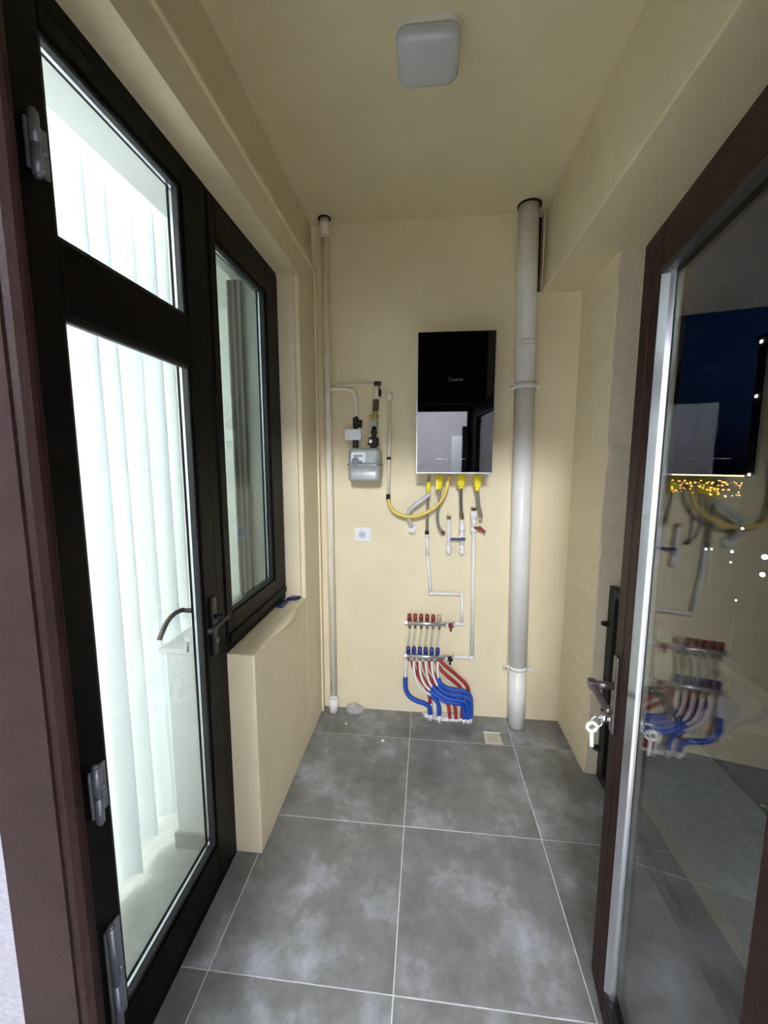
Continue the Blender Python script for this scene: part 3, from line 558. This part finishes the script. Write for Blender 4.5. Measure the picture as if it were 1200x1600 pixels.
MB().cyl((-0.415, 2.35, 1.705), (-0.415, 2.35, 1.770), 0.017, seg=16).obj('inlet', DARKM, gm)
MB().cyl((-0.312, 2.35, 1.705), (-0.312, 2.35, 1.730), 0.020, seg=8, smooth=False).cyl((-0.312, 2.35, 1.730), (-0.310, 2.35, 1.775), 0.034, 0.030, seg=8, smooth=False).obj('outlet_union', DARKM, gm)
MB().ball((-0.322, 2.312, 1.752), 0.012, 1, 0.5, 1.3).obj('seal', CHROME, gm)
MB().prism([(q[0], q[1]) for q in rrect(-0.4245, 1.790, 0.047, 0.030, 0.010)], 'Y', 2.315, 2.345, 0.002).box(-0.448, -0.436, 2.3135, 2.3155, 1.792, 1.800).box(-0.430, -0.392, 2.3135, 2.3155, 1.798, 1.800).box(-0.448, -0.436, 2.3135, 2.3155, 1.778, 1.784).box(-0.430, -0.398, 2.3135, 2.3155, 1.786, 1.788).obj('reader_box', LABEL, gm)
iu = MB().cyl((-0.418, 2.375, 1.89), (-0.418, 2.37, 1.835), 0.017, seg=8, smooth=False).cyl((-0.418, 2.37, 1.845), (-0.416, 2.355, 1.77), 0.013).cyl((-0.392, 2.385, 1.878), (-0.392, 2.38, 1.835), 0.011, seg=8, smooth=False).box(-0.418, -0.392, 2.372, 2.385, 1.838, 1.852)
iu.tube([(-0.419, 2.405, 1.895), (-0.418, 2.38, 1.88)], 0.012, sub=1)
tag(iu.obj('pipe_union', DARKM, None, (-0.418, 2.37, 1.77)), 'blackened union joining the bent cream branch to the meter inlet', 'fitting')
gv = thing('gas_valve', 'bronze valve stack with a yellow lever above the meter outlet', 'valve', (-0.305, 2.36, 1.77))
MB().cyl((-0.309, 2.352, 1.770), (-0.307, 2.36, 1.835), 0.013).cyl((-0.308, 2.355, 1.795), (-0.307, 2.358, 1.815), 0.018, seg=6, smooth=False).obj('lower_pipe', DARKM, gv)
MB().cyl((-0.306, 2.36, 1.838), (-0.306, 2.362, 1.872), 0.021, seg=8, smooth=False).obj('nut', GREYM, gv)
MB().cyl((-0.305, 2.362, 1.872), (-0.302, 2.37, 1.93), 0.014).ball((-0.303, 2.365, 1.895), 0.020).obj('valve_body', BRASS, gv)
MB().box(-0.336, -0.292, 2.328, 2.336, 1.889, 1.900, 0.002).cyl((-0.303, 2.335, 1.895), (-0.303, 2.35, 1.895), 0.007).obj('lever', mat('olive_yellow_lever', (0.38, 0.34, 0.03, 1), 0.4), gv)
MB().cyl((-0.301, 2.37, 1.930), (-0.299, 2.385, 1.990), 0.018, seg=8, smooth=False).obj('filter', BRONZE, gv)
MB().cyl((-0.299, 2.385, 1.990), (-0.297, 2.41, 2.07), 0.011).cyl((-0.298, 2.39, 1.995), (-0.298, 2.395, 2.012), 0.016, seg=6, smooth=False).obj('upper_pipe', PIPEC, gv)
MB().cyl((-0.316, 2.43, 2.090), (-0.276, 2.43, 2.090), 0.013, seg=8, smooth=False).cyl((-0.297, 2.425, 2.050), (-0.297, 2.43, 2.100), 0.014).cyl((-0.282, 2.42, 2.055), (-0.280, 2.42, 2.015), 0.010).obj('cross_fitting', DARKM, gv)
gd = thing('gas_drop_pipe', 'cream pipe dropping from a round elbow to the yellow hose', 'pipe', (-0.225, 2.43, 1.42))
MB().cyl((-0.224, 2.43, 2.005), (-0.232, 2.43, 1.435), 0.010, seg=18).obj('pipe', PIPEC, gd)
MB().tube([(-0.282, 2.42, 2.022), (-0.255, 2.425, 2.024), (-0.226, 2.43, 2.020)], 0.0075).obj('link_pipe', PIPEC, gd)
MB().ball((-0.222, 2.428, 2.022), 0.017).cyl((-0.222, 2.43, 2.02), (-0.224, 2.43, 1.995), 0.0135).obj('elbow', PIPEC, gd)
MB().cyl((-0.2285, 2.43, 1.665), (-0.229, 2.43, 1.648), 0.0125).box(-0.242, -0.232, 2.422, YB, 1.652, 1.662).obj('clip', DARKM, gd)

# ================================================================== DRAIN PIPE
dp = thing('drain_pipe', 'thick white plastic drain pipe running floor to ceiling right of the boiler', 'pipe', (0.556, 2.42, 0))
a = Vector((0.577, 2.428, 0.0)); c = Vector((0.524, 2.428, H))
at = lambda z: a.lerp(c, z / H)
MB().cyl(at(0.0), at(0.395), 0.052, seg=40).obj('lower_pipe', PIPEW, dp)
MB().cyl(at(0.38), at(2.08), 0.055, seg=40).obj('middle_pipe', PIPEW, dp)
MB().cyl(at(2.07), at(2.995), 0.054, seg=40).obj('upper_pipe', PIPEW, dp)
MB().cyl(at(2.28), at(2.305), 0.0565, 0.0575, seg=40).cyl(at(2.26), at(2.28), 0.0545, 0.0565, seg=40).obj('socket_ring', PIPEW, dp)
for z in (2.055, 0.385):
    mb = MB().cyl(at(z - 0.010), at(z + 0.012), 0.0585, seg=40).box(at(z).x - 0.082, at(z).x - 0.058, at(z).y - 0.02, at(z).y - 0.004, z - 0.014, z + 0.012, 0.002).box(at(z).x + 0.058, at(z).x + 0.080, at(z).y - 0.02, at(z).y - 0.004, z - 0.016, z + 0.010, 0.002)
    mb.cyl(tuple(at(z) + Vector((0, 0.05, 0))), tuple(at(z) + Vector((0, 0.075, 0))), 0.008)
    o = mb.obj('pipe_clamp', PIPEW, dp)
    MB().cyl((at(z).x - 0.074, at(z).y - 0.034, z), (at(z).x - 0.074, at(z).y - 0.002, z), 0.0055, seg=10).obj('screw', CHROME, o)

# ================================================================== WHITE PLUMBING
def elbow_mb(mb, p, r): mb.ball(p, r); return mb
sp = thing('supply_pipe', 'white plastic pipe stepping from the leftmost hose down to the upper manifold', 'pipe', (0.1, 2.455, 0.63))
P = [(0.004, 2.455, 1.20), (0.010, 2.455, 1.058), (0.033, 2.455, 0.823), (0.226, 2.455, 0.823), (0.229, 2.455, 0.632), (0.176, 2.455, 0.630)]
for i in range(len(P) - 1): MB().cyl(P[i], P[i + 1], 0.0105, seg=18).obj('pipe', PPR, sp)
for p in P[1:5]: MB().ball(p, 0.0145 if p != P[1] else 0.0112).obj('elbow', PPR, sp)
MB().cyl((0.004, 2.455, 1.175), (0.004, 2.455, 1.205), 0.014).obj('coupling', PPR, sp)
rp_ = thing('return_pipe', 'long white plastic pipe dropping from the right hose to the lower manifold', 'pipe', (0.29, 2.455, 0.4))
MB().cyl((0.284, 2.45, 1.30), (0.297, 2.455, 0.416), 0.0115, seg=18).obj('pipe', PPR, rp_)
MB().cyl((0.297, 2.455, 0.416), (0.178, 2.45, 0.414), 0.0115, seg=18).obj('pipe', PPR, rp_)
MB().ball((0.297, 2.455, 0.416), 0.016).obj('elbow', PPR, rp_)
MB().cyl((0.281, 2.45, 1.345), (0.282, 2.45, 1.295), 0.021, seg=20).cyl((0.282, 2.45, 1.295), (0.283, 2.45, 1.25), 0.016).cyl((0.283, 2.45, 1.25), (0.283, 2.45, 1.215), 0.019).obj('valve_body', PPR, rp_)
MB().cyl((0.281, 2.45, 1.362), (0.281, 2.45, 1.342), 0.014, seg=6, smooth=False).box(0.262, 0.300, 2.443, 2.457, 1.360, 1.366, 0.001).obj('top_nut', BRONZE, rp_)
MB().prism([(0.300, 1.255), (0.318, 1.258), (0.352, 1.228), (0.346, 1.214), (0.318, 1.232), (0.300, 1.236)], 'Y', 2.405, 2.415, 0.002).cyl((0.302, 2.41, 1.245), (0.285, 2.44, 1.245), 0.007).obj('lever', RED, rp_)['label'] = 'red valve lever'
for (xx, lab) in ((0.136, 'short white plastic pipe stub with brass top, under the boiler middle'), (0.2145, 'short white plastic valve stub with a dark blue lever below the third hose')):
    wv_ = thing('valve_stub', lab, 'valve', (xx, 2.45, 1.09), 'pair of white wall stubs')
    MB().cyl((xx - 0.002, 2.44, 1.295), (xx + 0.003, 2.45, 1.105), 0.0125, seg=18).cyl((xx, 2.445, 1.135), (xx + 0.003, 2.45, 1.10), 0.016).obj('pipe', PPR, wv_)
    MB().tube([(xx + 0.003, 2.447, 1.105), (xx + 0.003, 2.450, 1.090), (xx + 0.003, 2.465, 1.084), (xx + 0.003, YB, 1.084)], 0.0165).obj('elbow', PPR, wv_)
    MB().cyl((xx - 0.002, 2.44, 1.293), (xx - 0.003, 2.437, 1.315), 0.014, seg=6, smooth=False).obj('top_nut', BRASS, wv_)
    if xx > 0.2:
        MB().cyl((xx, 2.445, 1.26), (xx, 2.445, 1.215), 0.018).ball((xx + 0.001, 2.445, 1.18), 0.021, 1, 1, 1.1).obj('valve_body', PPR, wv_)
        MB().box(0.143, 0.233, 2.400, 2.410, 1.172, 1.186, 0.003).cyl((0.216, 2.41, 1.179), (0.216, 2.43, 1.179), 0.009).obj('lever', BLUE, wv_)['label'] = 'dark blue valve lever'

# ================================================================== HEATING MANIFOLDS
KX = [-0.096, -0.061, -0.024, 0.013, 0.050, 0.087]
def manifold(name_label, z, cols, hcol, hz, y=2.42, x0=-0.118, x1=0.134):
    t = thing('heating_manifold', name_label, 'manifold', ((x0 + x1) / 2, y, z), 'heating manifolds on the back wall')
    MB().cyl((x0, y, z), (x1, y, z), 0.0135, seg=20).cyl((x0 - 0.004, y, z), (x0 + 0.008, y, z), 0.017, seg=8, smooth=False).obj('bar', mat('manifold_metal', (0.70, 0.68, 0.70, 1), 0.25, metal=0.75), t)
    MB().cyl((x1 - 0.006, y, z), (x1 + 0.014, y, z), 0.017, seg=6, smooth=False).cyl((x1 + 0.014, y, z), (0.180, 2.45, z - 0.002), 0.011).obj('end_union', CHROME, t)
    for kx, kc in zip(KX if z > 0.5 else [v - 0.006 for v in KX], cols):
        k = MB().cyl((kx, y, z + 0.010), (kx, y, z + 0.022), 0.009, seg=12).cyl((kx, y, z + 0.020), (kx, y, z + 0.058), 0.0135, 0.0125, seg=14).obj('knob', kc, t)
    MB().box(0.152, 0.164, y - 0.032, y - 0.024, z - 0.034, z + 0.012, 0.002).box(0.142, 0.176, y - 0.032, y - 0.024, z - 0.008, z + 0.006, 0.002).cyl((0.158, y - 0.03, z), (0.158, y + 0.012, z), 0.010).obj('shutoff_handle', hcol, t)
    for bx in (-0.106, 0.120): MB().box(bx - 0.006, bx + 0.006, y, YB, z - 0.016, z - 0.010).obj('bracket', CHROME, t)
    for kx in (KX if z > 0.5 else [v - 0.006 for v in KX]): MB().cyl((kx, y, z - 0.010), (kx, y, z - 0.034), 0.0095, seg=6, smooth=False).obj('outlet_nut', CHROME, t)
    return t
manifold('upper silver heating manifold with five red knobs and one beige', 0.640, [RED] * 5 + [BEIGEP], RED, 0)
manifold('lower silver heating manifold with six dark blue knobs and black shutoff', 0.424, [BLUE] * 6, SEAL, 0)
ords = ['leftmost', 'second from left', 'third from left', 'third from right', 'second from right', 'rightmost']
# upper manifold: pale tube down behind the lower bar, then red sleeve
red_paths = [
    [(-0.080, 2.455, 0.38), (-0.072, 2.45, 0.34), (-0.050, 2.445, 0.30)],
    [(-0.045, 2.455, 0.37), (-0.030, 2.45, 0.31), (0.000, 2.44, 0.26), (0.04, 2.43, 0.22), (0.07, 2.43, 0.15)],
    [(-0.004, 2.455, 0.37), (0.010, 2.45, 0.31), (0.045, 2.44, 0.26), (0.09, 2.43, 0.20), (0.15, 2.42, 0.12), (0.165, 2.42, 0.02)],
    [(0.030, 2.455, 0.385), (0.045, 2.45, 0.32), (0.085, 2.44, 0.26), (0.13, 2.44, 0.20), (0.19, 2.42, 0.12), (0.205, 2.42, 0.02)],
    [(0.070, 2.455, 0.385), (0.090, 2.45, 0.345), (0.135, 2.44, 0.30), (0.19, 2.45, 0.25), (0.235, 2.45, 0.20), (0.245, 2.44, 0.10), (0.240, 2.43, 0.02)],
    [(0.092, 2.452, 0.395), (0.125, 2.45, 0.36), (0.175, 2.45, 0.32), (0.225, 2.45, 0.275), (0.265, 2.45, 0.235), (0.283, 2.45, 0.18), (0.278, 2.45, 0.05)]]
for i in range(6):
    t = thing('heating_tube', 'pale heating tube with red sleeve, %s below the red knobs' % ords[i], 'tube', (KX[i], 2.45, 0.4), 'red sleeved heating tubes')
    rpth = red_paths[i]; s0 = rpth[0]
    MB().tube([(KX[i], 2.42, 0.608), (KX[i] - 0.002, 2.43, 0.56), (KX[i] - 0.010, 2.452, 0.49), (s0[0] - 0.010, 2.458, 0.43), s0], 0.0072).obj('tube', TUBEY, t)
    if i == 0: rpth = rpth + [(-0.02, 2.44, 0.25), (0.018, 2.44, 0.20), (0.036, 2.44, 0.14), (0.04, 2.44, 0.10)]
    MB().tube(rpth, 0.0105, ribs=0.12, sub=6).obj('sleeve', REDS, t)['label'] = 'red corrugated sleeve'
    q = Vector(rpth[-1]); MB().cyl(q, (q.x + 0.002, q.y, 0.0), 0.012, seg=12).obj('floor_cuff', TUBEW, t)
BX = [v - 0.006 for v in KX]
blue_paths = [
    ([(-0.113, 2.415, 0.395), (-0.115, 2.41, 0.34), (-0.118, 2.405, 0.285)], [(-0.118, 2.405, 0.287), (-0.119, 2.402, 0.24), (-0.112, 2.40, 0.198), (-0.088, 2.395, 0.163), (-0.045, 2.395, 0.138), (0.005, 2.40, 0.120), (0.033, 2.41, 0.095), (0.042, 2.415, 0.045)]),
    ([(-0.067, 2.415, 0.395), (-0.062, 2.40, 0.32), (-0.038, 2.385, 0.255), (0.005, 2.38, 0.215), (0.045, 2.38, 0.19)], [(0.040, 2.38, 0.192), (0.075, 2.38, 0.160), (0.095, 2.39, 0.11), (0.098, 2.40, 0.05)]),
    ([(-0.030, 2.415, 0.395), (-0.024, 2.40, 0.32), (0.002, 2.385, 0.26), (0.040, 2.375, 0.225)], [(0.036, 2.376, 0.228), (0.080, 2.37, 0.195), (0.13, 2.365, 0.165), (0.19, 2.37, 0.155), (0.235, 2.385, 0.135), (0.250, 2.40, 0.085), (0.252, 2.41, 0.03)]),
    ([(0.007, 2.415, 0.395), (0.014, 2.40, 0.33), (0.030, 2.385, 0.28), (0.052, 2.375, 0.245)], [(0.048, 2.376, 0.25), (0.092, 2.37, 0.215), (0.145, 2.36, 0.188), (0.205, 2.365, 0.178), (0.255, 2.385, 0.155), (0.272, 2.40, 0.10), (0.275, 2.41, 0.03)]),
    ([(0.044, 2.415, 0.395), (0.052, 2.40, 0.33), (0.068, 2.385, 0.285), (0.088, 2.378, 0.250)], [(0.082, 2.379, 0.26), (0.115, 2.372, 0.228), (0.165, 2.375, 0.208), (0.22, 2.385, 0.198), (0.272, 2.40, 0.178), (0.292, 2.415, 0.12), (0.294, 2.42, 0.03)]),
    ([(0.081, 2.415, 0.395), (0.084, 2.40, 0.34), (0.088, 2.392, 0.298)], [(0.087, 2.392, 0.302), (0.102, 2.385, 0.268), (0.140, 2.392, 0.238), (0.195, 2.40, 0.224), (0.255, 2.41, 0.212), (0.290, 2.425, 0.170), (0.300, 2.44, 0.09), (0.300, 2.44, 0.03)])]
for i in range(6):
    t = thing('heating_tube', 'white heating tube with blue sleeve, %s below the blue knobs' % ords[i], 'tube', (BX[i], 2.42, 0.4), 'blue sleeved heating tubes')
    MB().tube(blue_paths[i][0], 0.0078).obj('tube', TUBEW, t)
    MB().tube(blue_paths[i][1], 0.0125 if i else 0.014, ribs=0.10, sub=6).obj('sleeve', BLUES, t)['label'] = 'blue corrugated sleeve'
    q = Vector(blue_paths[i][1][-1]); MB().cyl(q, (q.x + 0.002, q.y, 0.0), 0.012, seg=12).obj('floor_cuff', TUBEW, t)
# mortar patch where the tubes enter the floor
def blob(cx, cy, rx, ry, rz, seed, n=3):
    b = bmesh.new(); bmesh.ops.create_icosphere(b, subdivisions=n, radius=1.0)
    for v in b.verts:
        d = 1 + 0.32 * noise.noise(v.co * 1.7 + Vector((seed, 0, 0))) + 0.18 * noise.noise(v.co * 4.1 + Vector((0, seed, 0)))
        v.co = Vector((v.co.x * rx * d + cx, v.co.y * ry * d + cy, max(0.0, v.co.z) * rz * d))
    mb = MB(); mb._add(b, None, False); return mb
tag(blob(0.135, 2.45, 0.155, 0.04, 0.022, 3).obj('mortar_patch', mat('white_filler', (0.72, 0.70, 0.70, 1), 0.85, var=0.1, vscale=40, bump=0.6), None, (0.135, 2.45, 0)), 'white filler smeared on the floor around the heating tubes', 'filler')
tag(blob(-0.452, 2.455, 0.060, 0.034, 0.055, 9).obj('mortar_lump', LUMP, None, (-0.452, 2.455, 0)), 'rough grey lump of dried mortar beside the thin gas pipe', 'mortar')
tag(blob(-0.484, 2.321, 0.007, 0.006, 0.006, 1, 2).obj('plaster_crumb', PPR, None, (-0.484, 2.321, 0)), 'tiny white plaster crumb on the tile nearer the mortar lump', 'crumb')
tag(blob(-0.239, 2.190, 0.009, 0.008, 0.007, 5, 2).obj('plaster_crumb', PPR, None, (-0.239, 2.19, 0)), 'tiny white plaster crumb beside the tile joint, farther from the wall', 'crumb')

# ================================================================== SOCKET, FLOOR DRAIN
so = thing('wall_outlet', 'white square wall outlet low under the gas meter', 'outlet', (-0.397, YB, 1.18))
MB().box(-0.452, -0.342, YB - 0.010, YB, 1.134, 1.226, 0.004).obj('cover_plate', PPR, so)
MB().box(-0.436, -0.358, YB - 0.014, YB - 0.009, 1.142, 1.216, 0.002).obj('insert', LABEL, so)
MB().cyl((-0.400, YB - 0.0145, 1.180), (-0.400, YB - 0.011, 1.180), 0.024, seg=28).obj('socket_well', mat('lilac_white', (0.55, 0.54, 0.66, 1), 0.5), so)
MB().cyl((-0.409, YB - 0.016, 1.180), (-0.409, YB - 0.012, 1.180), 0.003, seg=10).cyl((-0.391, YB - 0.016, 1.180), (-0.391, YB - 0.012, 1.180), 0.003, seg=10).obj('contact_hole', SEAL, so)
fd = thing('floor_drain', 'small beige square drain cover in the floor before the thick pipe', 'drain', (0.411, 2.28, 0))
MB().box(0.362, 0.460, 2.232, 2.330, -0.001, 0.004, 0.0015).obj('cover', DRAIN, fd)
mb = MB()
for k in range(5): mb.box(0.378, 0.440, 2.250 + k * 0.014, 2.254 + k * 0.014, 0.0041, 0.0046)
mb.obj('slots', mat('drain_slot', (0.30, 0.29, 0.22, 1), 0.7), fd)
MB().box(0.361, 0.461, 2.326, 2.3315, 0.0, 0.006, 0.001).obj('raised_lip', PPR, fd)

# ================================================================== NIGHT CITY OUTSIDE THE OPENING
CZ = 1.639; GZ = -45.0
gnd = structure('ground', MB().box(15, 6000, -1500, 7000, GZ - 1, GZ), mat('night_ground', (0.02, 0.02, 0.02, 1), 0.9, var=0.3, vscale=0.01), 'dark ground far below beyond the railing')
NB = mat('dark_facade', (0.03, 0.03, 0.033, 1), 0.8, var=0.2, vscale=0.3)
LAMPW = mat('street_lamp_glow', (0.9, 0.9, 0.9, 1), 0.5, emit=(0.92, 0.97, 1.0, 1), estr=6)
LAMPO = mat('orange_city_glow', (0.9, 0.6, 0.2, 1), 0.5, emit=(1.0, 0.42, 0.07, 1), estr=2.6)
LAMPO2 = mat('pale_city_glow', (0.9, 0.8, 0.5, 1), 0.5, emit=(1.0, 0.72, 0.35, 1), estr=2.6)
# unlit neighbouring tower at the right of the view
tb = thing('apartment_tower', 'unlit dark tower outside, right edge of the view through the door glass', 'building', (210, 160, GZ))
MB().box(180, 240, 60, 252, GZ, CZ + 66).obj('body', NB, tb)
MB().box(179, 241, 59, 253, CZ + 66, CZ + 68).obj('roof', NB, tb)
WIN = mat('lit_window', (0.9, 0.9, 0.8, 1), 0.5, emit=(0.95, 0.95, 0.85, 1), estr=5)
for (yy, zz) in ((249.5, 64.0), (248.8, 35.0), (247.6, -8.0)):
    MB().box(179.5, 180.2, yy, yy + 1.4, CZ + zz, CZ + zz + 1.4).obj('lit_window', WIN, tb)
# street lamps: direction slopes measured from the camera (dy/dx, dz/dx) turned into real spots on the ground
for (sy_, sz_, sz, lab) in ((1.384, -0.212, 1.5, 'brighter white street lamp, nearest below the boiler reflection'), (1.540, -0.313, 0.9, 'left one of two close small white street lamps'), (1.511, -0.306, 0.8, 'right one of two close small white street lamps'),
                       (1.416, -0.294, 1.2, 'white street lamp right of the close pair'), (1.417, -0.330, 0.7, 'faint small street lamp below its brighter neighbour'), (1.287, -0.281, 2.2, 'large bright street lamp at the right picture edge, upper'),
                       (1.288, -0.335, 1.6, 'bright street lamp at the right picture edge, lower'), (1.377, -0.446, 0.5, 'lone faint street lamp low in the door glass')):
    X_ = (CZ - (GZ + 14)) / -sz_; Y_ = sy_ * X_; Zl = GZ + 14; sz *= 0.8
    t = thing('street_lamp', lab, 'lamp', (X_, Y_, GZ), 'street lamps seen through the door glass')
    MB().cyl((X_, Y_, GZ), (X_, Y_, Zl - sz * 0.4), 0.12, seg=8).obj('pole', NB, t)
    MB().ball((X_, Y_, Zl), sz * 0.5).obj('lamp_head', LAMPW, t)
random.seed(3)
def city(count, mats, r0, r1, a0, a1, size, name, label):
    mb = MB()
    for i in range(count):
        a = random.uniform(a0, a1); d = random.uniform(r0, r1); X_ = d * math.cos(a); Y_ = d * math.sin(a); s = size * random.uniform(0.6, 1.5) * d / 900
        mb.box(X_ - s, X_ + s, Y_ - s, Y_ + s, GZ + 4, GZ + 4 + 2 * s)
    return tag(mb.obj(name, mats, None, (0, 0, GZ)), label, 'lights', None, 'stuff')
city(80, LAMPO, 640, 1150, math.radians(54.5), math.radians(63), 0.9, 'city_lights', 'scattered orange lights of the distant city below the horizon')
city(25, LAMPO2, 620, 1200, math.radians(54), math.radians(64), 0.5, 'city_lights', 'paler yellow lights among the orange city lights')
mb = MB(); p0 = Vector((1300 * math.cos(math.radians(54.3)), 1300 * math.sin(math.radians(54.3)), GZ + 12)); p1 = Vector((1330 * math.cos(math.radians(62.5)), 1330 * math.sin(math.radians(62.5)), GZ + 12))
mb.cyl(p0, p1, 1.7, seg=6)
tag(mb.obj('highway_lights', LAMPO2, None, tuple(p0)), 'thin bright orange line of distant highway lights at the horizon', 'lights', None, 'stuff')
